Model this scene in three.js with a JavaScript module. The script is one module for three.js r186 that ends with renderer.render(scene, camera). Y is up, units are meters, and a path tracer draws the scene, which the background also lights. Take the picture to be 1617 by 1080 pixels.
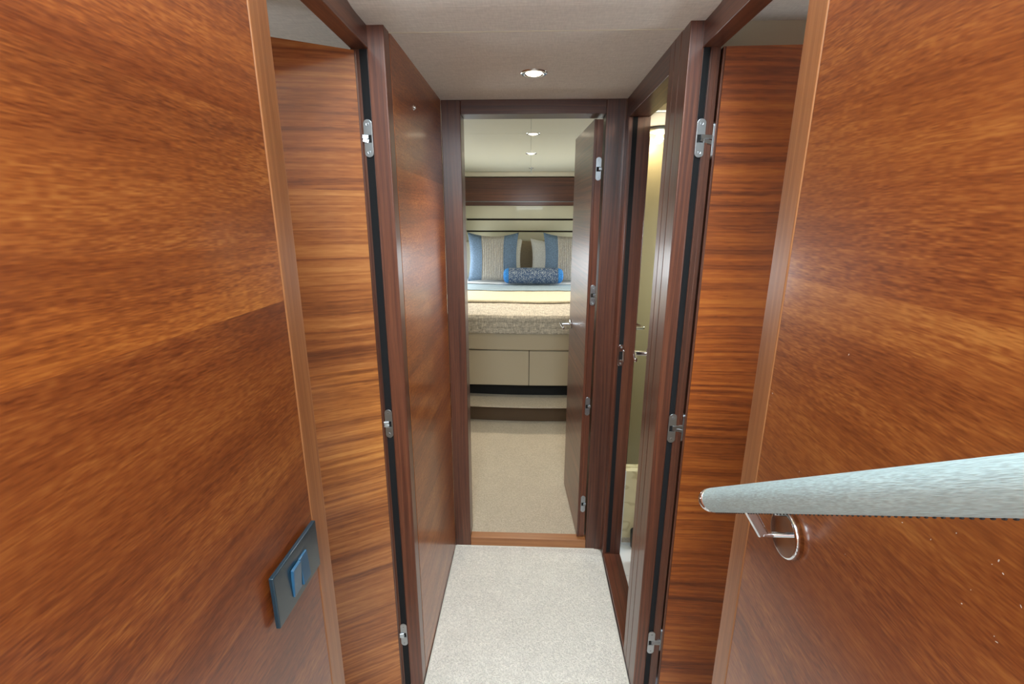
import * as THREE from 'three';
import { RoundedBoxGeometry } from 'three/addons/geometries/RoundedBoxGeometry.js';
import { mergeGeometries } from 'three/addons/utils/BufferGeometryUtils.js';
import { RectAreaLightUniformsLib } from 'three/addons/lights/RectAreaLightUniformsLib.js';

// ---------------------------------------------------------------- camera, sky, daylight, exposure
const scene = new THREE.Scene();
const renderer = new THREE.WebGLRenderer({ antialias: true });
renderer.toneMapping = THREE.LinearToneMapping;
renderer.toneMappingExposure = 1.0;
renderer.shadowMap.enabled = true;
RectAreaLightUniformsLib.init();

const EYE = 1.585;
const camera = new THREE.PerspectiveCamera(2 * Math.atan(540 / 733.09) * 180 / Math.PI, 1617 / 1080, 0.02, 60);
camera.rotation.order = 'YXZ';
camera.position.set(0, EYE, 0);
camera.rotation.set(-0.25819, 0.03726, 0.00175);

scene.background = new THREE.Color().setRGB(1.5, 1.75, 2.0);      // pale bright sky outside the boat

function areaLight(name, w, h, pos, target, rgb, intensity) {
  const l = new THREE.RectAreaLight(new THREE.Color().setRGB(...rgb), intensity, w, h);
  l.name = name; l.position.set(...pos); l.lookAt(...target); scene.add(l); return l;
}
// daylight through the companionway hatch over the stairs and through the glazed door at the head of the stairs
areaLight('hatch_daylight', 0.72, 1.1, [0, 2.84, 0.50], [0, 0, 0.50], [0.74, 0.90, 1.0], 27);
areaLight('companionway_daylight', 0.7, 0.95, [0, 2.3, 1.50], [0, 2.3, 0], [0.80, 0.93, 1.0], 14);
// daylight through the two hull windows of the bow cabin
areaLight('hull_window_daylight_left', 1.5, 0.34, [-1.045, 1.12, -4.50], [0, 1.0, -4.18], [0.93, 0.98, 1.0], 9);
areaLight('hull_window_daylight_right', 1.5, 0.34, [1.045, 1.12, -4.50], [0, 1.0, -4.18], [0.93, 0.98, 1.0], 7);

// fill lights at unseen portholes, added to brighten the two side cabins
areaLight('left_cabin_fill_light', 0.5, 0.36, [-1.48, 1.35, -0.75], [0, 1.3, -0.75], [0.95, 0.98, 1.0], 10);
areaLight('right_cabin_fill_light', 0.5, 0.36, [1.48, 1.35, -0.75], [0, 1.3, -0.75], [0.95, 0.98, 1.0], 7);

// fill light at an unseen porthole, added to brighten the bathroom floor
areaLight('bathroom_fill_light', 0.35, 0.3, [1.325, 1.45, -1.72], [0.4, 0.6, -1.76], [0.86, 0.95, 1.0], 32);

// ---------------------------------------------------------------- helpers
let seed = 7;
const rnd = () => { seed = (seed * 1664525 + 1013904223) >>> 0; return seed / 4294967296; };
const names = new Map();
function numbered(n) { const k = names.get(n) ?? 0; names.set(n, k + 1); return k ? n + '_' + String(k).padStart(3, '0') : n; }
function mark(o, label, category, group, kind) {
  o.userData.label = label; o.userData.category = category;
  if (group) o.userData.group = group;
  if (kind) o.userData.kind = kind;
  return o;
}
function thing(name, label, category, pos = [0, 0, 0], turn = 0, group, kind) {
  const o = new THREE.Group(); o.name = numbered(name); o.position.set(...pos); o.rotation.y = turn;
  scene.add(o); return mark(o, label, category, group, kind);
}
function part(name, geo, mat, parent, pos, rot) {
  const m = new THREE.Mesh(geo, mat); m.name = name; m.castShadow = m.receiveShadow = true;
  if (pos) m.position.set(...pos);
  if (rot) m.rotation.set(...rot);
  parent.add(m); return m;
}
function sub(name, parent, pos = [0, 0, 0], turn = 0) {
  const g = new THREE.Group(); g.name = name; g.position.set(...pos); g.rotation.y = turn; parent.add(g); return g;
}
const structure = (name, label, category, pos, turn) => thing(name, label, category, pos, turn, undefined, 'structure');
function solid(name, geo, mat, label, category, kind, pos) {
  const m = new THREE.Mesh(geo, mat); m.name = numbered(name); m.castShadow = m.receiveShadow = true;
  if (pos) m.position.set(...pos);
  scene.add(m); return mark(m, label, category, undefined, kind);
}
// uv in metres, u along the grain; off shifts the pattern
function metric(geo, grain = 'y', off = [0, 0]) {
  geo = geo.index ? geo.toNonIndexed() : geo;
  const p = geo.attributes.position, uv = new Float32Array(p.count * 2), a = new THREE.Vector3(), b = new THREE.Vector3(), c = new THREE.Vector3();
  const other = { x: { x: 'yz', y: 'xz', z: 'xy' }, y: { x: 'yz', y: 'zx', z: 'yx' }, z: { x: 'zy', y: 'zx', z: 'yx' } }[grain];
  for (let i = 0; i < p.count; i += 3) {
    a.fromBufferAttribute(p, i); b.fromBufferAttribute(p, i + 1); c.fromBufferAttribute(p, i + 2);
    const n = b.clone().sub(a).cross(c.clone().sub(a)), ax = Math.abs(n.x) >= Math.abs(n.y) && Math.abs(n.x) >= Math.abs(n.z) ? 'x' : Math.abs(n.y) >= Math.abs(n.z) ? 'y' : 'z';
    const [u, v] = other[ax];
    [a, b, c].forEach((q, k) => { uv[(i + k) * 2] = q[u] + off[0]; uv[(i + k) * 2 + 1] = q[v] + off[1]; });
  }
  geo.setAttribute('uv', new THREE.BufferAttribute(uv, 2));
  return geo;
}
// box between two corners, edges eased by r
function box(x0, x1, y0, y1, z0, z1, grain = 'y', r = 0, off) {
  const w = x1 - x0, h = y1 - y0, d = z1 - z0;
  const g = r ? new RoundedBoxGeometry(w, h, d, 2, Math.min(r, w / 2.01, h / 2.01, d / 2.01)) : new THREE.BoxGeometry(w, h, d);
  g.translate((x0 + x1) / 2, (y0 + y1) / 2, (z0 + z1) / 2);
  return metric(g, grain, off ?? [rnd() * 3, rnd() * 3]);
}
const cyl = (r, h, n = 32, r2 = r) => new THREE.CylinderGeometry(r, r2, h, n);
function lathe(pts, n = 40) { return new THREE.LatheGeometry(pts.map(([x, y]) => new THREE.Vector2(x, y)), n); }
function tube(pts, r, n = 24, seg = 40) { return new THREE.TubeGeometry(new THREE.CatmullRomCurve3(pts.map((p) => new THREE.Vector3(...p))), seg, r, n); }

// ---------------------------------------------------------------- computed textures
const HS = 1 << 16, hash = new Float32Array(HS);
{ let s = 99; for (let i = 0; i < HS; i++) { s = (s * 1664525 + 1013904223) >>> 0; hash[i] = s / 4294967296; } }
const lat = (x, y, px, py, k) => hash[((((x % px) + px) % px) * 374761 + (((y % py) + py) % py) * 668265 + k * 9176) & (HS - 1)];
function vn(x, y, px, py, k) {        // tiling value noise, x in 0..px, y in 0..py
  const xi = Math.floor(x), yi = Math.floor(y); let fx = x - xi, fy = y - yi;
  fx = fx * fx * (3 - 2 * fx); fy = fy * fy * (3 - 2 * fy);
  const a = lat(xi, yi, px, py, k), b = lat(xi + 1, yi, px, py, k), c = lat(xi, yi + 1, px, py, k), d = lat(xi + 1, yi + 1, px, py, k);
  return a + (b - a) * fx + (c - a) * fy + (a - b - c + d) * fx * fy;
}
function texture(w, h, fn, srgb = true) {      // fn(u, v) -> [r, g, b] 0..255
  const d = new Uint8Array(w * h * 4);
  for (let y = 0, i = 0; y < h; y++) for (let x = 0; x < w; x++, i += 4) {
    const c = fn(x / w, y / h); d[i] = Math.max(0, Math.min(255, c[0])); d[i + 1] = Math.max(0, Math.min(255, c[1])); d[i + 2] = Math.max(0, Math.min(255, c[2])); d[i + 3] = 255;
  }
  const t = new THREE.DataTexture(d, w, h); t.wrapS = t.wrapT = THREE.RepeatWrapping; t.magFilter = THREE.LinearFilter; t.minFilter = THREE.LinearMipmapLinearFilter; t.generateMipmaps = true;
  if (srgb) t.colorSpace = THREE.SRGBColorSpace;
  t.needsUpdate = true; return t;
}
const mixc = (a, b, t) => [a[0] + (b[0] - a[0]) * t, a[1] + (b[1] - a[1]) * t, a[2] + (b[2] - a[2]) * t];
const sized = (t, w, h) => { t.repeat.set(1 / w, 1 / h); return t; };
const ss = (a, b, x) => { const t = Math.max(0, Math.min(1, (x - a) / (b - a))); return t * t * (3 - 2 * t); };

// veneer: u along the grain; bands = broad tone, lines = growth lines, fleck = short interlocked figure
function woodTex({ dark, mid, light, lines = 0.4, fleck = 0.3, bands = 0.5, k = 1, q = 1, w = 1024, h = 1024 }) {
  return texture(w, h, (u, v) => {
    const wob = (vn(u * 3, v * 4, 3, 4, k) - 0.5) * 0.03 + (vn(u * 7, v * 9, 7, 9, k + 1) - 0.5) * 0.010;
    const vv = v + wob;
    const band = vn(u * 2, vv * 9, 2, 9, k + 2) * 0.6 + vn(u * 3, vv * 24, 3, 24, k + 3) * 0.4;
    const ln = vn(u * 3, vv * 90, 3, 90, k + 4), ln2 = vn(u * 5, vv * 210, 5, 210, k + 5);
    const fib = vn(u * 40 * q, vv * 420 * q, 40 * q, 420 * q, k + 6);
    const fl = (vn(u * 74 * q, vv * 300 * q, 74 * q, 300 * q, k + 7) * 0.65 + vn(u * 36 * q, vv * 150 * q, 36 * q, 150 * q, k + 10) * 0.35) * (0.4 + 0.6 * vn(u * 9, vv * 20, 9, 20, k + 8));
    let t = 0.5 + (band - 0.5) * 1.5 * bands + (ln - 0.5) * lines + (ln2 - 0.5) * lines * 0.7 + (fib - 0.5) * 0.22 + (fl - 0.35) * fleck * 1.6;
    const pore = ss(0.80, 0.95, vn(u * 60 * q, vv * 500 * q, 60 * q, 500 * q, k + 9)) * 0.10 + ss(0.74, 0.95, ln) * lines * 0.4;
    t -= pore;
    return t < 0.5 ? mixc(dark, mid, Math.max(0, t) * 2) : mixc(mid, light, Math.min(1, (t - 0.5) * 2));
  });
}
const texPanel = sized(woodTex({ dark: [120, 58, 24], mid: [168, 94, 44], light: [208, 136, 70], lines: 0.24, fleck: 0.55, bands: 0.40, k: 11, q: 2, w: 2048, h: 2048 }), 1.3, 0.9);
const texDoor = sized(woodTex({ dark: [104, 54, 24], mid: [164, 98, 48], light: [204, 142, 78], lines: 0.5, fleck: 0.12, bands: 0.42, k: 31 }), 1.2, 0.9);
const texFrame = sized(woodTex({ dark: [62, 33, 22], mid: [96, 53, 36], light: [128, 78, 53], lines: 0.5, fleck: 0.1, bands: 0.45, k: 51, h: 512 }), 1.6, 0.5);
const texEdge = sized(woodTex({ dark: [142, 88, 50], mid: [170, 112, 68], light: [192, 136, 88], lines: 0.5, fleck: 0.1, bands: 0.3, k: 71, h: 512 }), 1.6, 0.5);

const wood = (map, tint, o = {}) => new THREE.MeshPhysicalMaterial({ map, color: new THREE.Color().setRGB(...tint), roughness: 0.42, clearcoat: 0.5, clearcoatRoughness: 0.16, ...o });
const M = {
  frame: wood(texFrame, [0.78, 0.78, 0.78], { clearcoatRoughness: 0.2 }),
  frameRed: wood(texFrame, [0.92, 0.84, 0.76], { clearcoatRoughness: 0.2 }),
  edge: wood(texEdge, [0.85, 0.82, 0.78], { clearcoat: 0.3, clearcoatRoughness: 0.3 }),
  steel: new THREE.MeshStandardMaterial({ color: 0xc4ccd2, metalness: 1, roughness: 0.28 }),
  chrome: new THREE.MeshStandardMaterial({ color: 0xe2e4e8, metalness: 1, roughness: 0.07 }),
  mirror: new THREE.MeshStandardMaterial({ color: 0xeeeee8, metalness: 1, roughness: 0.015 }),
  seal: new THREE.MeshStandardMaterial({ color: 0x020306, roughness: 0.9 }),
  black: new THREE.MeshStandardMaterial({ color: 0x0a0908, roughness: 0.8 }),
  groove: new THREE.MeshStandardMaterial({ color: 0x1d0f0a, roughness: 0.9 }),
};
const tones = [[1, 1, 1], [0.86, 0.80, 0.78], [1.12, 1.08, 1.0], [0.94, 0.9, 0.86], [0.74, 0.62, 0.56], [1.22, 1.26, 1.1]];
const panelM = tones.map((t) => wood(texPanel, [t[0] * 0.78, t[1] * 0.77, t[2] * 0.66]));
const doorM = tones.map((t) => wood(texDoor, t));
const shadedDoorM = tones.map((t) => wood(texDoor, [t[0] * 0.85, t[1] * 0.64, t[2] * 0.36]));  // same veneer as doorM; the right door's dimmer, redder look put into the tint

// linen ceiling cloth
const texLinen = sized(texture(512, 512, (u, v) => {
  const t = vn(u * 30, v * 240, 30, 240, 3) * 0.6 + vn(u * 240, v * 40, 240, 40, 4) * 0.4, s = 226 + (t - 0.5) * 26;
  return [s, s * 0.975, s * 0.94];
}), 0.5, 0.5);
const linen = new THREE.MeshStandardMaterial({ map: texLinen, roughness: 0.8 });
const cream = new THREE.MeshStandardMaterial({ color: 0xd8d0bc, roughness: 0.7 });
const creamDeep = new THREE.MeshStandardMaterial({ color: 0xcfc0a0, roughness: 0.6 });
// loop pile carpet
const texCarpet = sized(texture(1024, 1024, (u, v) => {
  const a = vn(u * 160, v * 160, 160, 160, 21), b = vn(u * 330, v * 330, 330, 330, 22), c = vn(u * 12, v * 12, 12, 12, 23), s = 222 + (a - 0.5) * 26 + (b - 0.5) * 30 + (c - 0.5) * 6;
  return [s, s * 0.982, s * 0.945];
}), 0.7, 0.7);
const bumpCarpet = sized(texture(1024, 1024, (u, v) => { const s = 255 * (0.5 * vn(u * 160, v * 160, 160, 160, 21) + 0.5 * vn(u * 330, v * 330, 330, 330, 22)); return [s, s, s]; }, false), 0.7, 0.7);
const carpet = new THREE.MeshStandardMaterial({ map: texCarpet, bumpMap: bumpCarpet, bumpScale: 0.003, roughness: 0.95 });
const carpetTan = new THREE.MeshStandardMaterial({ map: texCarpet, bumpMap: bumpCarpet, bumpScale: 0.003, roughness: 0.95, color: new THREE.Color().setRGB(0.70, 0.62, 0.52) });
const carpetEdge = new THREE.MeshStandardMaterial({ color: 0xd9d6cc, roughness: 0.9 });

// ---------------------------------------------------------------- plan of the place (metres)
const CE = 2.036, XL = -0.356, XR = 0.370, ZF = -1.9835, ZP = -1.253, PL = -0.397, PR = 0.403, DT = 1.985, CB = 2.10;

// ---------------------------------------------------------------- floors
{
  const f = structure('floor', 'pale grey loop pile carpet of the narrow corridor', 'floor');
  part('carpet', box(-0.40, 0.402, -0.06, 0, -1.25, 0.05, 'z'), carpet, f);
  const s = new THREE.Shape(), r = 0.03, x0 = XL + 0.004, x1 = XR - 0.004;
  s.moveTo(x0, 1.25); s.lineTo(x1, 1.25); s.lineTo(x1, 1.981 - r); s.quadraticCurveTo(x1, 1.981, x1 - r, 1.981); s.lineTo(x0, 1.981); s.closePath();
  const g = new THREE.ExtrudeGeometry(s, { depth: 0.066, bevelEnabled: true, bevelSize: 0.003, bevelThickness: 0.003, bevelSegments: 2 }); g.rotateX(-Math.PI / 2); g.translate(0, -0.066, 0);
  part('carpet', metric(g, 'z'), carpet, f);
  part('binding', box(x0 - 0.002, x0 + 0.004, -0.01, 0.006, -1.978, -1.10, 'z', 0.003), carpetEdge, f);
  part('binding', box(x1 - 0.004, x1 + 0.002, -0.01, 0.006, -1.955, -1.10, 'z', 0.003), carpetEdge, f);
  part('binding', box(x0, x1 - 0.03, -0.01, 0.006, -1.984, -1.978, 'x', 0.003), carpetEdge, f);
  part('subfloor', box(XL - 0.05, XR + 0.05, -0.10, -0.067, -2.1, 0.05), M.black, f);
  const fb = structure('floor_bedroom', 'beige carpet of the bow bedroom beyond the door', 'floor');
  part('carpet', box(-1.75, 1.75, -0.06, 0.045, -5.7, -2.015, 'z'), carpetTan, fb);
  const fl = structure('floor_left_cabin', 'carpeted floor of the cabin behind the left door', 'floor');
  part('carpet', box(-1.5, -0.401, -0.06, -0.002, -1.5, 0.0, 'z'), carpet, fl);
  const fr = structure('floor_right_cabin', 'carpeted floor of the cabin behind the right door', 'floor');
  part('carpet', box(0.403, 1.5, -0.06, -0.002, -1.28, 0.0, 'z'), carpet, fr);
}
// carpeted stairs under and behind the viewpoint
{
  const st = structure('floor_stairs', 'carpeted stairs climbing away from the corridor', 'stairs');
  for (let k = 0; k < 6; k++) part('step', box(-0.392, 0.398, 0.001, 0.19 * (k + 1), -0.50 + 0.27 * k, k === 5 ? 1.55 : -0.50 + 0.27 * (k + 1), 'z', 0.012), carpet, st);
}

// ---------------------------------------------------------------- ceilings
{
  const c = structure('ceiling', 'pale linen covered ceiling panels over the corridor', 'ceiling');
  part('panel', box(XL - 0.05, XR + 0.05, CE, CE + 0.03, -2.1, -1.3035, 'x'), linen, c);
  // forward panel, 3 mm lower, curving up towards the stairwell
  const s = new THREE.Shape(), y = CE - 0.002;
  s.moveTo(1.3, y); s.lineTo(1.18, y); s.bezierCurveTo(1.10, y, 1.02, y + 0.05, 0.86, y + 0.16); s.lineTo(0.86, y + 0.20); s.bezierCurveTo(1.02, y + 0.09, 1.10, y + 0.04, 1.18, y + 0.032); s.lineTo(1.3, y + 0.032); s.closePath();
  const g = new THREE.ExtrudeGeometry(s, { depth: 0.80, bevelEnabled: false, curveSegments: 16 }); g.rotateY(Math.PI / 2); g.translate(-0.397, 0, 0);
  part('panel', metric(g, 'x'), linen, c);
  part('joint_bead', box(-0.36, 0.372, CE - 0.0035, CE + 0.002, -1.3035, -1.3005, 'x'), cream, c);
  const cl = structure('ceiling_left_cabin', 'linen ceiling of the cabin behind the left door', 'ceiling');
  part('panel', box(-1.5, -0.441, CE + 0.02, CE + 0.05, -1.5, 0.0, 'x'), linen, cl);
  const cr = structure('ceiling_right_cabin', 'linen ceiling of the cabin behind the right door', 'ceiling');
  part('panel', box(0.447, 1.5, CE + 0.02, CE + 0.05, -1.32, 0.0, 'x'), linen, cr);
}

// ---------------------------------------------------------------- veneered walls beside the stairs
function veneerWall(name, label, xin, xout, rows, toneList, z0, z1, mats) {
  const w = structure(name, label, 'wall'), a = Math.min(xin, xout), b = Math.max(xin, xout);
  for (let k = 0; k + 1 < rows.length; k++) part('veneer_leaf', box(a, b, rows[k], rows[k + 1], z0, z1, 'z'), mats[toneList[k]], w);
  return w;
}
veneerWall('wall_left', 'big orange brown veneered panel with a dark switch plate', PL, PL - 0.03, [0, 0.2, 0.61, 1.028, 1.457, 1.552, 1.722, CE + 0.25], [0, 3, 4, 1, 5, 0, 2], -0.7295, 1.55, panelM);
const rightWall = veneerWall('wall_right', 'big orange brown veneered panel behind the handrail', PR, PR + 0.03, [0, 0.3, 0.72, 1.135, 1.50, 1.83, CE + 0.25], [0, 3, 1, 0, 3, 2], -0.7425, 1.55, panelM);
{      // flecks of white paint dust stuck to the right panel
  const dust = new THREE.MeshStandardMaterial({ color: 0xd9cfc8, roughness: 0.9 }), g = new THREE.SphereGeometry(0.001, 8, 6);
  const at = [[1.297, -0.355], [1.304, -0.351], [1.296, -0.345], [1.261, -0.365], [1.281, -0.326], [1.242, -0.369], [1.239, -0.337], [1.236, -0.334], [1.277, -0.413], [1.301, -0.391], [1.421, -0.577], [1.224, -0.632], [1.286, -0.737], [1.308, -0.735], [1.271, -0.448], [1.176, -0.515]];
  at.forEach(([y, z], i) => { const m = part('dust_fleck', g, dust, rightWall, [PR, y, z], [(i * 1.7) % 3, 0, 0]); m.scale.set(0.15, 0.35 + 0.25 * ((i * 7) % 4) / 3, 0.5 + 0.9 * ((i * 5) % 3) / 2); });
}
{
  const mk = (name, label, x0, x1, z0, z1) => { const t = structure(name, label, 'trim'); part('lipping', box(x0, x1, 0, CE + 0.02, z0, z1, 'y', 0.003), M.edge, t); };
  mk('trim_1', 'light brown vertical lipping at the end of the left panel', PL - 0.05, PL + 0.001, -0.7855, -0.7316);
  mk('trim_2', 'light brown vertical lipping at the end of the right panel', PR - 0.001, PR + 0.05, -0.797, -0.7446);
}
// upper stairwell: cream walls, head wall, roof with glazed hatch, glazed door at the stair head
{
  const wl = structure('wall_stairwell', 'cream upper walls of the stairwell', 'wall');
  const y0 = CE + 0.251, y1 = 2.9;
  part('side_lining', box(PL - 0.03, PL, y0, y1, -0.9, 1.55), cream, wl);
  part('side_lining', box(PR, PR + 0.03, y0, y1, -0.9, 1.55), cream, wl);
  part('head_lining', box(PL, PR, CE + 0.16, y1, -0.90, -0.86), cream, wl);
  part('rear_lining', box(PL - 0.03, PR + 0.03, 0.0, 1.78, 1.552, 1.60), cream, wl);
  part('rear_lining', box(PL - 0.03, PR + 0.03, 2.82, 2.94, 1.552, 1.60), cream, wl);
  const c = structure('ceiling_stairwell', 'cream roof of the stairwell round the hatch', 'ceiling');
  part('roof_lining', box(PL - 0.03, PR + 0.03, 2.9, 2.94, -0.90, -0.1), cream, c);
  part('roof_lining', box(PL - 0.03, PR + 0.03, 2.9, 2.94, 1.11, 1.552), cream, c);
  const glass = new THREE.MeshPhysicalMaterial({ color: 0xffffff, transmission: 1, roughness: 0, thickness: 0, ior: 1.5 });
  const w1 = structure('window_1', 'glazed roof hatch over the stairs', 'window');
  part('pane', box(PL, PR, 2.915, 2.921, -0.1, 1.11), glass, w1);
  const w2 = structure('window_2', 'glazed companionway door at the stair head', 'window');
  part('pane', box(PL, PR, 1.78, 2.82, 1.57, 1.576), glass, w2);
  M.glass = glass;
}

// ---------------------------------------------------------------- doorway heads, posts and jambs
{
  const h1 = structure('trim_3', 'dark brown beam over the left doorway', 'trim');
  part('beam', box(-0.441, PL, DT, CE + 0.12, ZP - 0.03, -0.7858, 'z', 0.002), M.frame, h1);
  const h2 = structure('trim_4', 'dark brown beam over the right doorway', 'trim');
  part('beam', box(PR, 0.447, DT - 0.006, CE + 0.12, ZP - 0.03, -0.7973, 'z', 0.002), M.frame, h2);

  const p1 = structure('trim_5', 'reddish brown door post with black seal left of the corridor', 'trim');
  part('post', box(PL - 0.002, XL, 0, CE, -1.2985, ZP, 'y', 0.0025), M.frameRed, p1);
  part('jamb', box(-0.442, PL - 0.002, 0, DT, ZP - 0.046, ZP - 0.003, 'y', 0.001), M.frame, p1);
  part('door_seal', box(-0.4195, -0.4005, 0, DT - 0.002, ZP - 0.01, ZP - 0.001), M.seal, p1);
  const p2 = structure('trim_6', 'reddish brown door post with black seal right of the corridor', 'trim');
  part('post', box(XR, PR + 0.002, 0, CE, -1.3185, ZP, 'y', 0.0025), M.frameRed, p2);
  part('jamb', box(PR + 0.002, 0.447, 0, DT - 0.006, ZP - 0.065, ZP - 0.003, 'y', 0.001), M.frame, p2);
  part('door_seal', box(0.4065, 0.4215, 0, DT - 0.002, ZP - 0.01, ZP - 0.001), M.seal, p2);
  part('jamb_bead', box(0.4225, 0.436, 0, DT - 0.002, ZP - 0.01, ZP + 0.0015, 'y', 0.001), M.frame, p2);

  // corridor left wall: narrow stile, then veneered panel
  const wl = structure('wall_left_corridor', 'dark polished wood wall panel between door post and bedroom door', 'wall');
  part('backing', box(-0.442, XL - 0.0135, 0, CE, -1.999, -1.2995), M.groove, wl);
  const rows = [0, 0.42, 0.86, 1.30, 1.72, CE], tl = [0, 3, 0, 2, 1];
  for (let k = 0; k < 5; k++) part('veneer_leaf', box(XL - 0.013, XL, rows[k], rows[k + 1], ZF + 0.001, -1.3015, 'z'), panelM[tl[k]], wl);
  const peg = solid('coat_peg', lathe([[0, 0.007], [0.0035, 0.0065], [0.005, 0.004], [0.0035, 0.002], [0.007, 0.0015], [0.0075, 0], [0, 0]], 20), M.chrome, 'tiny chrome stud high on the left corridor wall', 'stud');
  peg.position.set(XL, 1.911, -1.525); peg.rotation.z = -Math.PI / 2;

  // corridor right wall: three grooved boards beside the bathroom doorway
  const wr = structure('wall_right_corridor', 'grooved brown pilaster of narrow boards beside the bathroom doorway', 'wall');
  part('backing', box(XR + 0.005, 0.4475, 0, CE + 0.05, -1.411, -1.319), M.groove, wr);
  for (const [a, b] of [[-1.3695, -1.3215], [-1.412, -1.3725]]) part('board', box(XR, XR + 0.014, 0, CE, a, b, 'y', 0.0018), M.frame, wr);
  const bh = structure('trim_7', 'dark beam over the bathroom doorway', 'trim');
  part('beam', box(XR, 0.452, 1.962, CE, -1.982, -1.4122, 'z', 0.002), M.frame, bh);
  const bj = structure('trim_8', 'far jamb of the bathroom doorway with black seal', 'trim');
  part('jamb', box(XR + 0.001, 0.452, 0.0, 1.961, -1.982, -1.93, 'y', 0.001), M.frame, bj);
  part('door_seal', box(0.3855, 0.4035, 0.03, 1.960, -1.931, -1.9275), M.seal, bj);
  part('corner_bead', box(XR - 0.002, XR + 0.009, 0.0, 1.961, -1.982, -1.926, 'y', 0.002), M.frameRed, bj);
  const th = structure('trim_9', 'reddish wood threshold of the bathroom doorway', 'trim');
  part('sill', box(XR + 0.001, 0.452, -0.04, 0.022, -1.929, -1.4125, 'z', 0.003), M.frameRed, th);

  // frame of the bedroom doorway
  const fr = structure('trim_10', 'dark reddish wood frame of the bedroom doorway', 'trim');
  part('jamb', box(XL, -0.2785, 0, CE, -2.08, ZF, 'y', 0.003), M.frame, fr);
  part('jamb', box(0.2925, XR, 0, CE, -2.08, ZF, 'y', 0.0015), M.frame, fr);
  part('head', box(-0.278, 0.292, 1.984, CE, -2.08, ZF, 'x', 0.002), M.frame, fr);
  part('sill', box(-0.278, 0.292, 0, 0.05, -2.03, ZF, 'x', 0.002), M.edge, fr);
  // deck over the corridor and cabins
  const dk = structure('ceiling_deck', 'deck slab over corridor and cabins', 'ceiling');
  part('slab', box(-1.8, 1.8, 2.21, 2.25, -5.8, -0.905), cream, dk);
  // partitions that close the corridor off from its neighbours
  const pw = structure('wall_partition', 'cream partitions round the bedroom doorway and the side cabins', 'wall');
  part('lining', box(-1.75, XL - 0.0505, 0, 2.2, -2.08, -2.0), cream, pw);
  part('lining', box(XL - 0.0505, XR + 0.1, CE + 0.031, 2.2, -2.08, -1.99), cream, pw);
  part('lining', box(1.36, 1.75, 0, 2.2, -2.08, -2.0), cream, pw);
  part('lining', box(-1.5, -0.425, 0, CE + 0.05, -1.53, -1.5), cream, pw);
  
  part('lining', box(-1.5, -0.43, 0, CE + 0.05, 0.0, 0.03), cream, pw);
  
  part('lining', box(0.435, 1.5, 0, CE + 0.05, 0.0, 0.03), cream, pw);
  part('lining', box(0.448, 1.5, 0, CE + 0.05, -1.345, -1.32), cream, pw);
  for (const [x0, x1, n, l] of [[-1.53, -1.5, 'window_5', 'added unseen porthole for the fill light of the left cabin'], [1.5, 1.53, 'window_6', 'added unseen porthole for the fill light of the right cabin']]) {  // openings added only to give the cabin fill lights a source
    part('lining', box(x0, x1, 0, 1.15, -1.53, 0.02), cream, pw); part('lining', box(x0, x1, 1.55, CE + 0.05, -1.53, 0.02), cream, pw);
    part('lining', box(x0, x1, 1.15, 1.55, -1.53, -1.02), cream, pw); part('lining', box(x0, x1, 1.15, 1.55, -0.48, 0.02), cream, pw);
    part('pane', box((x0 + x1) / 2 - 0.003, (x0 + x1) / 2 + 0.003, 1.15, 1.55, -1.02, -0.48), M.glass, structure(n, l, 'window'));
  }
}

// ---------------------------------------------------------------- doors with concealed hinges
function stadium(w, h, d, hole) {
  const s = new THREE.Shape(), r = w / 2;
  s.absarc(0, h / 2 - r, r, 0, Math.PI); s.absarc(0, -h / 2 + r, r, Math.PI, Math.PI * 2); s.closePath();
  if (hole) { const p = new THREE.Path(), [x0, x1, y0, y1] = hole; p.moveTo(x0, y0); p.lineTo(x0, y1); p.lineTo(x1, y1); p.lineTo(x1, y0); p.closePath(); s.holes.push(p); }
  return new THREE.ExtrudeGeometry(s, { depth: d, bevelEnabled: true, bevelSize: 0.0006, bevelThickness: 0.0006, bevelSegments: 2, curveSegments: 14 });
}
function screwGeo() {
  const ring = lathe([[0.0012, 0], [0.0036, 0.0012], [0.0042, 0.0006], [0.0042, 0]], 20), g = [ring, lathe([[0, 0.0004], [0.0028, 0.0009], [0.0030, 0]], 20)].map((q) => q.toNonIndexed());
  const m = mergeGeometries(g); m.rotateX(Math.PI / 2); return m;
}
const plateG = stadium(0.0205, 0.088, 0.0018, [-0.0085, 0.0085, -0.0105, 0.0085]), screwG = screwGeo();
const slotG = new THREE.BoxGeometry(0.0036, 0.0008, 0.0006), cavityG = new THREE.BoxGeometry(0.017, 0.019, 0.001);
const armG = new RoundedBoxGeometry(1, 0.0095, 0.006, 2, 0.0015);
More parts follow.
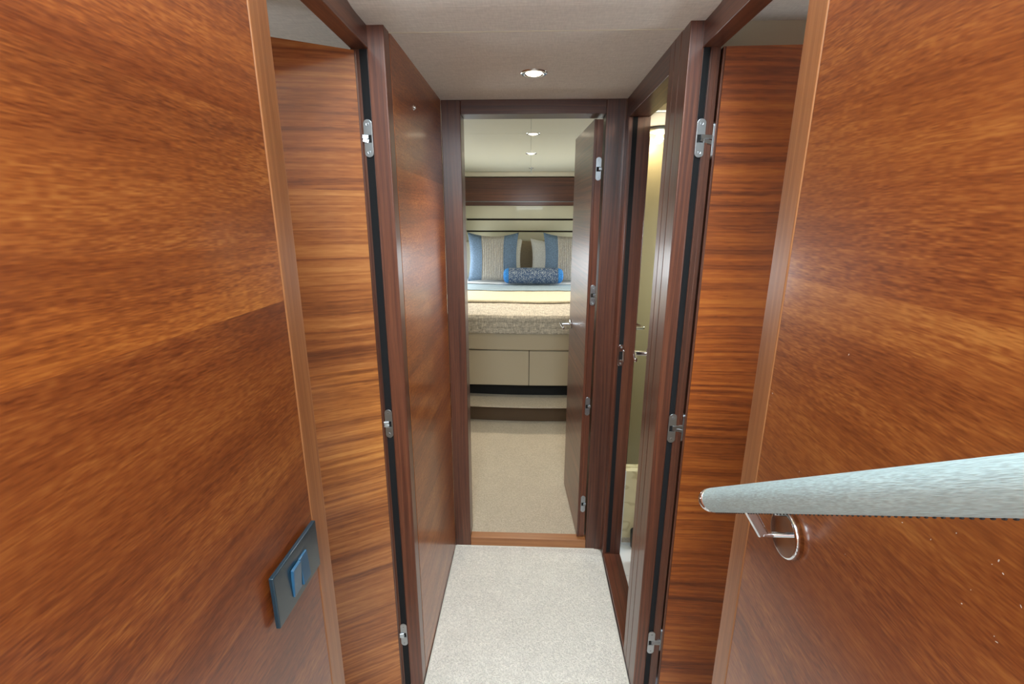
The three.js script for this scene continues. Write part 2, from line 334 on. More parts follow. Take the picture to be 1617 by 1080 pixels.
// a plate in the xy plane facing +z
function hingePlate(parent, name) {
  const p = sub(name, parent);
  part('plate', plateG, M.steel, p);
  return p;
}
function hinge(door, world, armTo, doorPlate) {      // world: centre on the jamb face; armTo: world end of the link
  door.updateMatrixWorld(true);
  const h = sub('hinge', door, door.worldToLocal(new THREE.Vector3(...world)).toArray(), -door.rotation.y);
  part('jamb_plate', plateG, M.steel, h);
  part('cavity', cavityG, M.black, h, [0, -0.001, 0.0002]);
  for (const y of [0.033, -0.033]) { part('screw', screwG, M.steel, h, [0, y, 0.0019]); part('screw_slot', slotG, M.black, h, [0, y, 0.0030], [0, 0, 0.6]); }
  const d = new THREE.Vector3(armTo[0] - world[0], 0, armTo[2] - world[2]), L = d.length();
  for (const [y, z] of [[0.0035, 0.002], [-0.0058, 0.001]]) {
    const g = armG.clone(); g.scale(L, 1, 1);
    part('link', g, M.steel, h, [d.x / 2, y, d.z / 2 + z], [0, Math.atan2(-d.z, d.x), y > 0 ? 0 : 0.25 * Math.sign(d.x) * -1]);
  }
  if (doorPlate) {
    part('door_plate', plateG, M.steel, h, [doorPlate[0] - world[0], -0.004, doorPlate[2] - world[2]], [0, doorPlate[3], 0]);
    for (const y of [0.029, -0.037]) part('screw', screwG, M.steel, h, [doorPlate[0] - world[0] + Math.sin(doorPlate[3]) * 0.002, y, doorPlate[2] - world[2] + Math.cos(doorPlate[3]) * 0.002], [0, doorPlate[3], 0]);
  }
  return h;
}
function slab(door, x0, x1, z0, z1, rows, toneList, mats, y0, y1) {
  const e = 0.006;
  for (let k = 0; k + 1 < rows.length; k++) part('veneer_leaf', box(x0 + e, x1 - e, rows[k], rows[k + 1], z0, z1, 'x'), mats[toneList[k]], door);
  part('edge_lipping', box(x0, x0 + e - 0.0003, y0, y1, z0, z1, 'y', 0.001), M.frame, door);
  part('edge_lipping', box(x1 - e + 0.0003, x1, y0, y1, z0, z1, 'y', 0.001), M.frame, door);
}
{
  const d1 = structure('door_1', 'open walnut door with horizontal grain, left of the corridor', 'door', [-0.4255, 0, -1.2525], Math.PI / 6);
  slab(d1, -0.46, 0, -0.036, 0, [0.012, 0.34, 0.76, 1.18, 1.656, 1.98], [2, 0, 5, 0, 3].slice(0, 5), doorM, 0.012, 1.98);
  for (const y of [1.782, 1.0, 0.226]) hinge(d1, [-0.4105, y, ZP + 0.0005], [-0.4235, y, ZP + 0.004]);
  const d2 = structure('door_2', 'open walnut door, tinted redder for its dimmer light, with horizontal grain behind the handrail', 'door', [0.4515, 0, -1.2525], -Math.PI / 90);
  slab(d2, 0, 0.47, -0.036, 0, [0.012, 0.205, 0.63, 1.05, 1.49, 1.98], [0, 3, 0, 2, 3], shadedDoorM, 0.012, 1.98);
  for (const y of [1.779, 1.002, 0.23]) hinge(d2, [0.4165, y, ZP + 0.0020], [0.4465, y, ZP - 0.004], [0.4512, 0, ZP - 0.016, -Math.PI / 2]);
}
function lever(parent, pos, turn, dir) {      // built facing +z, bar along dir * x
  const g = sub('handle', parent, pos, turn);
  part('rose', lathe([[0, 0.009], [0.021, 0.008], [0.025, 0.004], [0.025, 0], [0, 0]], 32), M.chrome, g, undefined, [Math.PI / 2, 0, 0]);
  part('neck', cyl(0.0095, 0.05, 24), M.chrome, g, [0, 0, 0.03], [Math.PI / 2, 0, 0]);
  part('lever', new RoundedBoxGeometry(0.115, 0.017, 0.013, 3, 0.006), M.chrome, g, [dir * 0.047, 0, 0.055]);
  return g;
}
{
  const ang = 93.5 * Math.PI / 180;
  const d3 = structure('door_3', 'satin brown bedroom door standing open with chrome lever', 'door', [0.2505, 0, -2.004], ang);
  const satin = tones.map((t) => wood(texFrame, [t[0] * 1.1, t[1] * 1.05, t[2]], { clearcoat: 0.5, clearcoatRoughness: 0.22 }));
  const e = 0.006, rows = [0.056, 0.42, 0.86, 1.3, 1.72, 1.968];
  for (let k = 0; k < 5; k++) part('veneer_leaf', box(e, 0.484, rows[k], rows[k + 1], 0, 0.036, 'x'), satin[[0, 3, 0, 2, 1][k]], d3);
  part('edge_lipping', box(0, e - 0.0003, 0.056, 1.968, 0, 0.0105, 'y', 0.001), M.frameRed, d3);
  part('edge_lipping', box(0.0012, e - 0.0003, 0.056, 1.968, 0.0115, 0.036, 'y', 0.001), M.edgeRed ?? M.frameRed, d3);
  for (const y of [1.783, 1.268, 0.752, 0.24]) {
    const h = sub('hinge', d3, [0.0008, y, 0.0235], -Math.PI / 2);
    part('door_plate', plateG, M.steel, h);
    part('cavity', cavityG, M.black, h, [0, -0.001, 0.0003]);
    for (const yy of [0.033, -0.033]) { part('screw', screwG, M.steel, h, [0, yy, 0.0019]); part('screw_slot', slotG, M.black, h, [0, yy, 0.0030], [0, 0, 0.6]); }
    part('link', new RoundedBoxGeometry(0.012, 0.011, 0.008, 2, 0.0015), M.steel, h, [0.007, 0, 0.004]);
  }
  lever(d3, [0.435, 1.045, 0], Math.PI, 1);
  // bathroom door, ajar into the bathroom
  const d4 = structure('door_4', 'bathroom door ajar, seen in the bathroom mirror', 'door', [0.449, 0, -1.425], Math.PI / 2 - 10 * Math.PI / 180);
  slab(d4, 0, 0.45, -0.034, 0, [0.03, 0.5, 0.95, 1.4, 1.94], [0, 1, 3, 0], corr(), 0.03, 1.94);
  lever(d4, [0.40, 1.06, -0.034], Math.PI, 1);
  lever(d4, [0.40, 1.06, 0.0], 0, -1);
}
function corr() { return tones.map(() => M.frame); }
{
  const s = thing('strike_plate', 'chrome latch keep on the black seal of the bathroom jamb', 'latch', [0.395, 1.022, -1.9272]);
  part('plate', stadium(0.026, 0.094, 0.0015, [-0.008, 0.008, -0.02, 0.018]), M.chrome, s);
  part('lip', new RoundedBoxGeometry(0.006, 0.05, 0.012, 2, 0.002), M.chrome, s, [0.012, -0.002, 0.004]);
  part('pocket', new THREE.BoxGeometry(0.016, 0.038, 0.001), M.black, s, [0, -0.001, 0.0004]);
  for (const y of [0.036, -0.036]) part('screw', screwG, M.steel, s, [0, y, 0.0016]);
}

// ---------------------------------------------------------------- light switch
{
  const blue = new THREE.MeshPhysicalMaterial({ color: 0x16303c, roughness: 0.3, clearcoat: 0.6, clearcoatRoughness: 0.15 });
  const key = new THREE.MeshPhysicalMaterial({ color: 0x2a5878, roughness: 0.3, clearcoat: 0.4, clearcoatRoughness: 0.2 });
  const s = thing('light_switch', 'dark blue switch plate with two rocker keys on the left panel', 'switch', [PL, 1.009, -0.6475], Math.PI / 2);
  part('wall_box', box(-0.060, 0.060, -0.034, 0.034, 0.0, 0.005), M.black, s);
  part('plate', new RoundedBoxGeometry(0.144, 0.094, 0.008, 3, 0.002), blue, s, [0, 0, 0.009]);
  part('rocker', new RoundedBoxGeometry(0.0255, 0.052, 0.006, 3, 0.0015), key, s, [-0.0135, -0.004, 0.0145], [0.07, 0, 0]);
  part('rocker', new RoundedBoxGeometry(0.0255, 0.052, 0.006, 3, 0.0015), key, s, [0.0135, -0.004, 0.0145], [-0.05, 0, 0]);
}

// ---------------------------------------------------------------- handrail
{
  const texL = texture(512, 512, (u, v) => { const a = vn(u * 26, v * 110, 26, 110, 81), b = vn(u * 70, v * 240, 70, 240, 82), s = 214 + (a - 0.5) * 34 + (b - 0.5) * 26; return [s * 0.87, s * 0.985, s]; });
  const bmp = texture(512, 512, (u, v) => { const s = 255 * (0.6 * vn(u * 26, v * 110, 26, 110, 81) + 0.4 * vn(u * 70, v * 240, 70, 240, 82)); return [s, s, s]; }, false);
  texL.repeat.set(6, 2); bmp.repeat.set(6, 2);
  const leather = new THREE.MeshPhysicalMaterial({ map: texL, bumpMap: bmp, bumpScale: 0.0004, roughness: 0.5 });
  const R = 0.021, A = new THREE.Vector3(0.335, 1.090, -0.759), B = new THREE.Vector3(0.335, 1.685, 0.106);
  const dir = B.clone().sub(A).normalize(), L = A.distanceTo(B);
  const h = thing('handrail', 'pale leather wrapped handrail with chrome end and bracket on the right panel', 'handrail', A.toArray());
  const q = new THREE.Quaternion().setFromUnitVectors(new THREE.Vector3(0, 1, 0), dir);
  const along = (name, geo, mat, d) => { const m = part(name, geo, mat, h); m.quaternion.copy(q); m.position.copy(dir.clone().multiplyScalar(d)); return m; };
  const g = lathe([[R * 0.80, 0.011], [R * 0.94, 0.0115], [R, 0.014], [R, L * 0.3], [R, L * 0.6], [R, L]], 48);
  along('leather_wrap', g, leather, 0.004);
  along('binding_ring', new THREE.TorusGeometry(R * 0.93, 0.0016, 10, 40).rotateX(Math.PI / 2), leather, 0.0175);
  along('end_cap', lathe([[0, -0.006], [R * 0.85, -0.006], [R * 0.97, -0.004], [R, 0.0], [R, 0.0125], [0, 0.0125]], 40), M.chrome, 0);
  // stitched seam along the underside
  const dn = new THREE.Vector3(0, -1, 0).addScaledVector(dir, dir.y).normalize();
  const seam = sub('seam', h), thread = new THREE.MeshStandardMaterial({ color: 0x3a3636, roughness: 0.9 }), sg = new THREE.CapsuleGeometry(0.0011, 0.005, 4, 8);
  const all = [];
  for (let s = 0.02; s < 0.82; s += 0.0085) {
    const c = sg.clone(), m = new THREE.Matrix4().compose(dir.clone().multiplyScalar(s).addScaledVector(dn, R + 0.0004), q.clone().multiply(new THREE.Quaternion().setFromAxisAngle(new THREE.Vector3(1, 0, 0), 0.0)).multiply(new THREE.Quaternion().setFromAxisAngle(new THREE.Vector3(0, 0, 1), 0.5)), new THREE.Vector3(1, 1, 1));
    c.applyMatrix4(m); all.push(c);
  }
  part('stitching', mergeGeometries(all), thread, seam);
  // bracket
  const br = sub('bracket', h), o = A;
  const ros = [PR - o.x, 1.120 - o.y, -0.628 - o.z], top = [0, 1.158 - o.y, -0.630 - o.z];
  const rose = part('rose', lathe([[0, 0.0115], [0.0335, 0.0115], [0.0362, 0.0105], [0.037, 0.008], [0.037, 0], [0, 0]], 56), M.chrome, br, ros); rose.rotation.z = Math.PI / 2;
  const bar = (a, b, w, t) => { const va = new THREE.Vector3(...a), vb = new THREE.Vector3(...b), d = vb.clone().sub(va), gg = new RoundedBoxGeometry(d.length() + t * 0.8, t, w, 3, t * 0.45), m = part('arm', gg, M.chrome, br); m.position.copy(va.add(vb).multiplyScalar(0.5)); m.rotation.z = Math.atan2(d.y, d.x); };
  bar([ros[0] - 0.006, ros[1] - 0.002, ros[2]], [0.028, ros[1] - 0.002, ros[2]], 0.008, 0.0065);
  bar([0.026, ros[1] + 0.0015, ros[2]], [0.002, top[1] + 0.002, ros[2]], 0.007, 0.0165);
}

// ---------------------------------------------------------------- recessed ceiling lights
function downlight(label, pos, r, power, angle = 1.05) {
  const d = thing('downlight', label, 'ceiling light', pos, 0, 'recessed ceiling lights');
  part('trim_ring', lathe([[r * 0.62, 0.012], [r * 0.66, 0.0], [r * 0.74, -0.004], [r * 0.94, -0.004], [r, -0.001], [r, 0]], 48), M.chrome, d);
  part('reflector', lathe([[r * 0.64, 0.004], [r * 0.5, 0.020], [r * 0.45, 0.024]], 40), M.chrome, d);
  const lamp = new THREE.MeshStandardMaterial({ color: 0xfff4dc, emissive: new THREE.Color().setRGB(1, 0.86, 0.62), emissiveIntensity: 9 });
  part('lamp_lens', lathe([[0, -0.009], [r * 0.3, -0.008], [r * 0.55, -0.0045], [r * 0.63, 0.001], [r * 0.63, 0.009], [0, 0.009]], 36), lamp, d);
  const s = new THREE.SpotLight(new THREE.Color().setRGB(1, 0.88, 0.70), power, 0, angle, 0.7, 2);
  s.name = 'downlight_beam'; s.position.set(0, -0.016, 0); s.target.position.set(0, -1, 0); s.castShadow = true; s.shadow.radius = 1.2; d.add(s, s.target);
  return d;
}
downlight('lit round chrome downlight in the corridor ceiling', [0.007, CE, -1.649], 0.043, 2.6);
downlight('lit round downlight in the bedroom ceiling next to the doorway', [0.013, CB, -3.12], 0.045, 1.3);
downlight('lit round downlight in the bedroom ceiling over the foot of the bed', [0.003, CB, -4.01], 0.045, 5.5);

// ---------------------------------------------------------------- bathroom
{
  const w = structure('wall_bathroom', 'glossy beige walls of the bathroom', 'wall');
  const gloss = new THREE.MeshPhysicalMaterial({ color: 0x9e916c, roughness: 0.4, clearcoat: 0.3, clearcoatRoughness: 0.1 });
  part('lining', box(0.4565, 1.36, 0.0, CE + 0.02, -1.375, -1.346), gloss, w);
  part('lining', box(1.33, 1.36, 0.0, 1.29, -2.07, -1.376), gloss, w);
  part('lining', box(1.33, 1.36, 1.61, CE + 0.02, -2.07, -1.376), gloss, w);
  part('lining', box(1.33, 1.36, 1.29, 1.61, -2.07, -1.905), gloss, w);
  part('lining', box(1.33, 1.36, 1.29, 1.61, -1.535, -1.376), gloss, w);
  part('pane', box(1.342, 1.348, 1.29, 1.61, -1.905, -1.535), M.glass, structure('window_7', 'added unseen porthole in the bathroom wall', 'window'));  // pane added to go with the bathroom fill light
  part('lining', box(0.4305, 1.329, 0.0, CE + 0.02, -2.09, -2.062), gloss, w);
  part('return', box(0.3705, 0.452, 0.0, CE + 0.05, -2.061, -1.9835), creamDeep, w);
  const c = structure('ceiling_bathroom', 'cream bathroom ceiling', 'ceiling');
  part('panel', box(0.4525, 1.36, CE + 0.001, CE + 0.019, -2.061, -1.376), cream, c);
  const marble = (base, vein, k, sc) => texture(512, 512, (u, v) => {
    const n = vn(u * 4, v * 4, 4, 4, k) + 0.5 * vn(u * 9, v * 9, 9, 9, k + 1) + 0.25 * vn(u * 20, v * 20, 20, 20, k + 2), r = Math.abs(Math.sin((u * 2 + v * 3 + n * 1.3) * Math.PI));
    return mixc(vein, base, ss(0.0, 0.5, r) * 0.45 + 0.35 + 0.2 * vn(u * 14, v * 14, 14, 14, k + 3));
  });
  const texW = sized(marble([238, 240, 240], [196, 202, 208], 91), 0.8, 0.8), texB = sized(marble([226, 212, 170], [176, 156, 112], 95), 0.5, 0.5);
  const white = new THREE.MeshPhysicalMaterial({ map: texW, roughness: 0.22, clearcoat: 0.4, clearcoatRoughness: 0.08 }), beige = new THREE.MeshPhysicalMaterial({ map: texB, roughness: 0.3 });
  const f = structure('floor_bathroom', 'white veined marble floor tiles of the bathroom', 'floor');
  for (const [x0, x1] of [[0.4525, 0.90], [0.902, 1.329]]) for (const [z0, z1] of [[-2.061, -1.79], [-1.788, -1.376]]) part('tile', box(x0, x1, -0.03, 0.02, z0, z1, 'x', 0.0008), white, f);
  const t = structure('trim_11', 'veined marble wainscot below the bathroom mirror', 'trim');
  part('slab', box(0.476, 1.329, 0.021, 0.415, -2.0615, -2.02, 'x', 0.001), beige, t);
  part('corner_slab', box(0.4525, 0.475, 0.021, 0.415, -2.0615, -2.012, 'y', 0.001), white, t);
  const m = thing('wall_mirror', 'tall wall mirror in the bathroom reflecting the ajar door', 'mirror');
  part('glass', box(0.4535, 1.328, 0.417, 2.0, -2.0615, -2.054), M.mirror, m);
  part('edge', box(0.4535, 1.328, 2.001, 2.008, -2.0615, -2.052), M.steel, m);
  const bin = thing('waste_bin', 'dark tapered waste bin on the marble bathroom floor', 'bin', [0.545, 0.021, -1.985]);
  part('body', lathe([[0, 0], [0.03, 0], [0.034, 0.04], [0.036, 0.085], [0.032, 0.085], [0.028, 0.006], [0, 0.006]], 32), new THREE.MeshStandardMaterial({ color: 0x3c3c38, roughness: 0.5 }), bin);
  const d = thing('bathroom_ceiling_lamp', 'round white bathroom ceiling lamp seen in the mirror', 'ceiling light', [0.66, CE, -1.50]);
  part('base', lathe([[0, 0], [0.075, 0], [0.075, -0.008], [0.06, -0.016], [0.0, -0.016]], 40), M.steel, d);
  part('lamp_lens', lathe([[0, -0.026], [0.03, -0.024], [0.05, -0.0165], [0, -0.0165]], 40), new THREE.MeshStandardMaterial({ color: 0xfff4dc, emissive: new THREE.Color().setRGB(1, 0.85, 0.6), emissiveIntensity: 3 }), d);
  const p = new THREE.PointLight(new THREE.Color().setRGB(1, 0.88, 0.68), 0.38, 0, 2); p.name = 'bathroom_lamp_light'; p.position.set(0, -0.05, 0); p.castShadow = true; d.add(p);

}

// ---------------------------------------------------------------- bow bedroom
const arcZ = (x, z0) => z0 - 0.10 * x * x;
function arcSlab(x0, x1, y0, y1, zFront, zBack, bevel = 0.004) {      // block whose front bows towards the door
  const s = new THREE.Shape(); s.moveTo(x0, -zBack); s.lineTo(x0, -arcZ(x0, zFront));
  for (let i = 1; i <= 24; i++) { const x = x0 + (x1 - x0) * i / 24; s.lineTo(x, -arcZ(x, zFront)); }
  s.lineTo(x1, -zBack); s.closePath();
  const g = new THREE.ExtrudeGeometry(s, { depth: y1 - y0 - 2 * bevel, bevelEnabled: bevel > 0, bevelSize: bevel, bevelOffset: -bevel, bevelThickness: bevel, bevelSegments: 2 });
  g.rotateX(-Math.PI / 2); g.translate(0, y0 + bevel, 0); return metric(g, 'x');
}
{
  const c = structure('ceiling_bedroom', 'cream ceiling panels of the bow bedroom', 'ceiling');
  const panel = new THREE.MeshStandardMaterial({ color: 0xcfcdbb, roughness: 0.55 });
  for (const [x0, x1] of [[-1.75, -0.0005], [0.0005, 1.75]]) for (const [z0, z1] of [[-5.72, -3.1235], [-3.1225, -2.081]]) part('panel', box(x0, x1, CB, CB + 0.03, z0, z1, 'x', 0.002), panel, c);
  part('void', box(-1.75, 1.75, CB + 0.031, CB + 0.05, -5.72, -2.081), M.groove, c);
  const w = structure('wall_bow', 'cream bow wall behind the bed', 'wall');
  part('lining', box(-1.75, 1.75, 0.0, CB, -5.75, -5.66), cream, w);
  // hull sides converging towards the bow, each with a window
  for (const sgn of [-1, 1]) {
    const hw = structure(sgn < 0 ? 'wall_hull_left' : 'wall_hull_right', sgn < 0 ? 'cream hull lining left of the bed with a bright window' : 'cream hull lining right of the bed with a window', 'wall', [sgn * 0.74, 0, -5.62], sgn < 0 ? -0.30 : 0.30);
    // local z runs back along the hull from the bow
    const a = Math.min(0, sgn * 0.05), b = Math.max(0, sgn * 0.05);
    part('lining', box(a, b, 0, 0.94, 0, 3.75), cream, hw);
    part('lining', box(a, b, 1.30, CB, 0, 3.75), cream, hw);
    part('lining', box(a, b, 0.94, 1.30, 0, 0.06), cream, hw);
    part('lining', box(a, b, 0.94, 1.30, 1.95, 3.75), cream, hw);
    const wi = structure(sgn < 0 ? 'window_3' : 'window_4', sgn < 0 ? 'bright hull window left of the pillows' : 'hull window right of the pillows', 'window', [sgn * 0.74, 0, -5.62], sgn < 0 ? -0.30 : 0.30);
    part('pane', box(sgn * 0.03 - 0.003, sgn * 0.03 + 0.003, 0.94, 1.30, 0.06, 1.95), M.glass, wi);
  }
  const cove = structure('trim_12', 'cream fascia between bedroom ceiling and dark valance', 'trim');
  part('fascia', box(-0.77, 0.77, 2.045, CB, -5.655, -5.47, 'x', 0.01), cream, cove);

  const v = thing('valance', 'dark walnut pelmet with a glinting slot above the headboard', 'valance');
  const dk = M.frame;
  part('fascia_board', box(-0.76, 0.76, 1.784, 2.036, -5.655, -5.46, 'x', 0.003), dk, v);
  part('slot_mirror', box(-0.76, 0.76, 1.772, 1.789, -5.655, -5.48), new THREE.MeshStandardMaterial({ color: 0x8a8c8c, metalness: 1, roughness: 0.3 }), v);
  part('lower_rail', box(-0.76, 0.76, 1.736, 1.773, -5.655, -5.455, 'x', 0.003), dk, v);

  const hb = thing('headboard', 'cream headboard of horizontal boards with dark gaps', 'headboard');
  const lacq = new THREE.MeshPhysicalMaterial({ color: 0xcdc8ae, roughness: 0.45, clearcoat: 0.2 });
  part('backing', box(-0.75, 0.75, 0.6, 1.735, -5.655, -5.585), new THREE.MeshStandardMaterial({ color: 0x3a2214, roughness: 0.6 }), hb);
  part('board', box(-0.755, 0.755, 1.594, 1.735, -5.585, -5.50, 'x', 0.002), lacq, hb);
  part('board', box(-0.735, 0.755, 1.460, 1.574, -5.585, -5.50, 'x', 0.002), lacq, hb);
  part('board', box(-0.735, 0.755, 1.345, 1.443, -5.585, -5.50, 'x', 0.002), lacq, hb);
  part('side_board', box(-0.755, -0.7355, 1.345, 1.593, -5.585, -5.50, 'y', 0.001), lacq, hb);
  part('padded_panel', box(-0.755, 0.755, 0.6, 1.343, -5.585, -5.485, 'x', 0.02), cream, hb);

  const st = structure('floor_step', 'low carpeted step along the foot of the bed', 'step');
  part('riser', arcSlab(-1.3, 1.3, 0.046, 0.174, -3.385, -5.6, 0.002), new THREE.MeshStandardMaterial({ color: 0x54402c, roughness: 0.8 }), st);
  part('tread', arcSlab(-1.3, 1.3, 0.175, 0.188, -3.335, -5.6, 0.004), carpetTan, st);

  const bed = thing('bed', 'island bed with cream leather base and two drawers', 'bed');
  const hide = new THREE.MeshPhysicalMaterial({ color: 0xb6a890, roughness: 0.5 });
  part('plinth', arcSlab(-0.72, 0.72, 0.189, 0.299, -3.585, -5.3, 0), M.black, bed);
  part('carcass', arcSlab(-0.76, 0.76, 0.300, 0.585, -3.53, -5.45, 0.001), M.groove, bed);
  part('drawer_front', arcSlab(-0.76, 0.0015, 0.300, 0.585, -3.505, -3.528, 0.0025), hide, bed);
  part('drawer_front', arcSlab(0.0065, 0.76, 0.300, 0.585, -3.505, -3.528, 0.0025), hide, bed);
  part('bed_rail', arcSlab(-0.78, 0.78, 0.589, 0.735, -3.50, -5.45, 0.012), hide, bed);
  part('mattress', arcSlab(-0.76, 0.76, 0.736, 0.850, -3.54, -5.47, 0.03), new THREE.MeshStandardMaterial({ color: 0xe2e2de, roughness: 0.9 }), bed);

  // covers: sheets with thickness draped over the mattress; ripple gives soft folds
  function cover(z0, z1, y, thick, drop, rippleAmp, k, uvs) {
    const prof = [], W = 0.775, nx = 90;
    if (drop) { for (let i = 0; i <= 8; i++) prof.push([z0 + 0.002, y - drop + (drop - 0.03) * i / 8]); for (let i = 1; i <= 6; i++) { const t = i / 6 * Math.PI / 2; prof.push([z0 + 0.002 - 0.03 * (1 - Math.cos(t)), y - 0.03 + 0.03 * Math.sin(t)]); } }
    else prof.push([z0, y - thick], [z0 + 0.002, y - thick * 0.4]);
    const s0 = prof[prof.length - 1][0] - 0.008;
    for (let i = 0; i <= 40; i++) prof.push([s0 + (z1 - s0) * i / 40, y]);
    const pos = [], uv = [], idx = []; let len = 0;
    prof.forEach(([z, yy], i) => {
      if (i) len += Math.hypot(z - prof[i - 1][0], yy - prof[i - 1][1]);
      for (let j = 0; j <= nx; j++) {
        const x = -W + 2 * W * j / nx, e = rippleAmp * (vn((x + 2) * 5, len * 14 + 3, 64, 64, k) - 0.5) + rippleAmp * 0.6 * (vn((x + 2) * 17, len * 30 + 3, 128, 128, k + 1) - 0.5);
        const edge = !drop && i < 3 ? 0.022 * (vn((x + 2) * 4, 5.3, 64, 64, k + 2) - 0.5) + 0.008 * (vn((x + 2) * 14, 2.2, 64, 64, k + 3) - 0.5) : 0;
        pos.push(x, yy + (drop && i < 9 ? 0 : e), z - 0.10 * x * x * (1 - i / (prof.length - 1)) + edge * 2 + (drop && i < 13 ? e * 1.4 : 0)); uv.push(x, len);
      }
    });
    for (let i = 0; i + 1 < prof.length; i++) for (let j = 0; j < nx; j++) { const a = i * (nx + 1) + j, b = a + nx + 1; idx.push(a, a + 1, b, a + 1, b + 1, b); }
    const g = new THREE.BufferGeometry(); g.setAttribute('position', new THREE.Float32BufferAttribute(pos, 3)); g.setAttribute('uv', new THREE.Float32BufferAttribute(uv, 2)); g.setIndex(idx); g.computeVertexNormals(); return g;
  }
  const quiltTex = sized(texture(512, 512, (u, v) => { const a = vn(u * 128, v * 128, 128, 128, 101), row = Math.abs(((v * 10) % 1) - 0.5) * 2, cr = vn(u * 20, v * 90, 20, 90, 105) + vn(u * 90, v * 20, 90, 20, 106), s = 186 + (a - 0.5) * 44 + (cr - 1) * 40 - ss(0.9, 1, row) * 36; return [s, s * 0.95, s * 0.87]; }), 0.45, 0.45);
  const quiltB = sized(texture(512, 512, (u, v) => { const row = Math.abs(((v * 10) % 1) - 0.5) * 2, col = vn(u * 60, v * 14, 60, 14, 103), s = 255 * (1 - Math.pow(row, 3)) * (0.75 + 0.25 * col); return [s, s, s]; }, false), 0.45, 0.45);
  const fab = (c, o = {}) => new THREE.MeshStandardMaterial({ color: c, roughness: 0.95, side: THREE.DoubleSide, ...o });
  const weave = sized(texture(256, 256, (u, v) => { const s = 225 + 30 * (vn(u * 128, v * 20, 128, 20, 111) - 0.5) + 40 * (vn(u * 90, v * 90, 90, 90, 112) - 0.5); return [s, s, s]; }), 0.2, 0.2);
  solid('quilt', cover(-3.495, -4.9, 0.872, 0.02, 0.145, 0.005, 121), fab(0xffffff, { map: quiltTex, bumpMap: quiltB, bumpScale: 0.002 }), 'taupe stitched quilt hanging over the foot of the bed', 'quilt');
  solid('folded_blanket', cover(-4.02, -4.80, 0.897, 0.018, 0, 0.003, 131), fab(0xefe2c4, { map: weave }), 'cream blanket with a wavy edge folded across the bed', 'blanket');
  solid('top_sheet', cover(-4.57, -5.15, 0.908, 0.006, 0, 0.003, 141), fab(0xa9bcc6, { map: weave }), 'blue grey sheet band folded across the bed', 'sheet');
  solid('bed_sheet', cover(-4.96, -5.478, 0.918, 0.005, 0, 0.002, 151), fab(0xdfe4e6, { map: weave }), 'white sheet under the pillows', 'sheet');

  // pillows: two puffed faces with pointed corners, cut into panels along the width
  function pillowPart(w, h, t, u0, u1, rib = 0) {
    const nu = Math.max(6, Math.round((u1 - u0) * (rib ? 96 : 24))), nv = 22, pos = [], uv = [], idx = [];
    for (const sd of [1, -1]) {
      const base = pos.length / 3;
      for (let i = 0; i <= nu; i++) for (let j = 0; j <= nv; j++) {
        const u = u0 + (u1 - u0) * i / nu, v = j / nv, a = 2 * u - 1, b = 2 * v - 1;
        const bulge = Math.pow(Math.max(0, 1 - a * a), 0.42) * Math.pow(Math.max(0, 1 - b * b), 0.42), r = rib ? Math.sin(u * w * 2 * Math.PI / 0.021) * rib * bulge : 0;
        const x = a * w / 2 * (1 - 0.10 * (1 - b * b)), y = h / 2 + b * h / 2 * (1 - 0.17 * (1 - a * a) * (b > 0 ? 1 : 0.35));
        pos.push(x, y, sd * (t / 2 * bulge + r)); uv.push(u * w, v * h);
      }
      for (let i = 0; i < nu; i++) for (let j = 0; j < nv; j++) { const p = base + i * (nv + 1) + j, q = p + nv + 1; sd > 0 ? idx.push(p, q, p + 1, q, q + 1, p + 1) : idx.push(p, p + 1, q, q, p + 1, q + 1); }
    }
    const g = new THREE.BufferGeometry(); g.setAttribute('position', new THREE.Float32BufferAttribute(pos, 3)); g.setAttribute('uv', new THREE.Float32BufferAttribute(uv, 2)); g.setIndex(idx); g.computeVertexNormals(); return g;
  }
  const chambray = sized(texture(256, 256, (u, v) => { const s = 0.8 + 0.5 * (vn(u * 120, v * 120, 120, 120, 161) - 0.5) + 0.3 * (vn(u * 20, v * 120, 20, 120, 162) - 0.5); return [112 * s, 136 * s, 160 * s]; }), 0.16, 0.16);
  const oat = sized(texture(256, 256, (u, v) => { const s = 0.95 + 0.45 * (vn(u * 90, v * 50, 90, 50, 163) - 0.5); return [174 * s, 169 * s, 160 * s]; }), 0.16, 0.16);
  const blueFab = fab(0xffffff, { map: chambray }), oatFab = fab(0xffffff, { map: oat });
  const gBlueL = pillowPart(0.56, 0.53, 0.14, 0, 0.27), gMid = pillowPart(0.56, 0.53, 0.14, 0.27, 0.72, 0.006), gBlueR = pillowPart(0.56, 0.53, 0.14, 0.72, 1);
  const pillow = (label, pos, lean, turn = 0, roll = 0) => {
    const p = thing('striped_pillow', label, 'pillow', pos, 0, 'blue and oatmeal pillows'); p.rotation.set(lean, turn, roll);
    part('blue_panel', gBlueL, blueFab, p); part('ribbed_panel', gMid, oatFab, p); part('blue_panel', gBlueR, blueFab, p); return p;
  };
  pillow('blue pillow with oatmeal ribbed middle beside the bright window', [-0.40, 0.921, -5.13], -0.08, 0.02, 0.0);
  pillow('blue pillow with oatmeal ribbed middle beside the open door', [0.425, 0.921, -5.13], -0.08, -0.02, 0.0);
  const gPlain = pillowPart(0.56, 0.46, 0.10, 0, 1);
  const plain = (label, mat, pos, lean, turn) => { const p = solid('plain_pillow', gPlain, mat, label, 'pillow', undefined, pos); p.rotation.set(lean, turn, 0); return p; };
  plain('white pillow behind the striped pillow at the window side', fab(0xe9e6d6, { map: weave }), [-0.36, 0.921, -5.29], -0.05, 0.01);
  plain('white pillow behind the striped pillow at the door side', fab(0xe6e6e0, { map: weave }), [0.285, 0.921, -5.29], -0.05, -0.01);
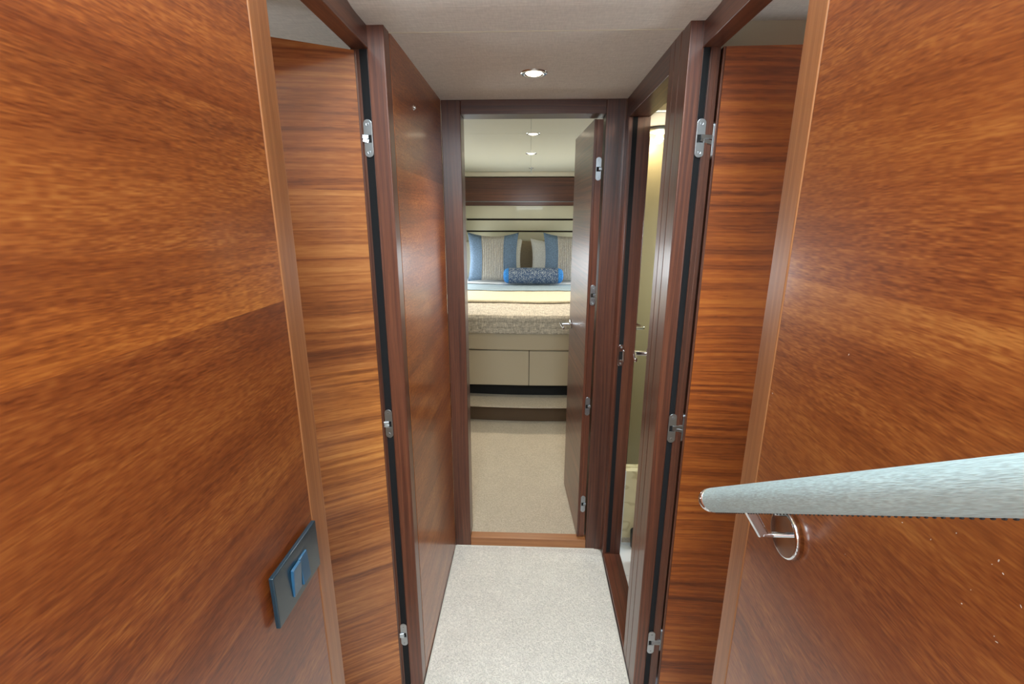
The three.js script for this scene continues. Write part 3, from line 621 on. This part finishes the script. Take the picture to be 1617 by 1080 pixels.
  plain('taupe pillow standing between the two white pillows', fab(0x9c8c74, { map: weave }), [0.02, 0.921, -5.425], -0.01, 0);
  // bolster
  const speck = sized(texture(256, 256, (u, v) => { const a = vn(u * 64, v * 64, 64, 64, 171), b = vn(u * 128, v * 128, 128, 128, 172), t = ss(0.5, 0.72, a * 0.5 + b * 0.5); return mixc([38, 62, 96], [176, 180, 176], t); }), 0.3, 0.3);
  const ends = sized(texture(128, 128, (u, v) => { const t = vn(u * 40, v * 40, 40, 40, 173); return mixc([16, 70, 128], [58, 138, 196], t); }), 0.15, 0.15);
  const bo = thing('bolster', 'speckled blue bolster cushion lying before the pillows', 'cushion', [0.04, 1.006, -4.955], 0.02);
  const tubeG = (pts, r0) => { const g = lathe(pts, 40); const uv = g.attributes.uv; for (let i = 0; i < uv.count; i++) uv.setXY(i, uv.getX(i) * 2 * Math.PI * r0, g.attributes.position.getY(i)); g.rotateZ(Math.PI / 2); return g; };
  part('body', tubeG([[0.082, -0.26], [0.085, -0.15], [0.086, 0], [0.085, 0.15], [0.082, 0.26]], 0.085), fab(0xffffff, { map: speck }), bo);
  for (const s of [-1, 1]) part('end_panel', tubeG([[0.0, s * 0.318], [0.03, s * 0.316], [0.056, s * 0.308], [0.072, s * 0.292], [0.081, s * 0.268], [0.082, s * 0.26]], 0.08), fab(0xffffff, { map: ends }), bo);

  const sp = thing('sprinkler', 'small chrome sprinkler hanging from the bedroom ceiling', 'sprinkler', [0.006, CB, -5.08]);
  part('escutcheon', lathe([[0, 0], [0.026, 0], [0.022, -0.006], [0.012, -0.009], [0, -0.009]], 28), M.chrome, sp);
  part('stem', cyl(0.006, 0.03, 16), M.steel, sp, [0, -0.022, 0]);
  part('deflector', cyl(0.014, 0.002, 20), M.steel, sp, [0, -0.05, 0]);
  for (const s of [-1, 1]) part('frame_arm', new THREE.BoxGeometry(0.002, 0.018, 0.003), M.steel, sp, [s * 0.006, -0.042, 0]);
}

scene.traverse((o) => { if (o.isMesh) o.castShadow = o.receiveShadow = true; });
renderer.render(scene, camera);
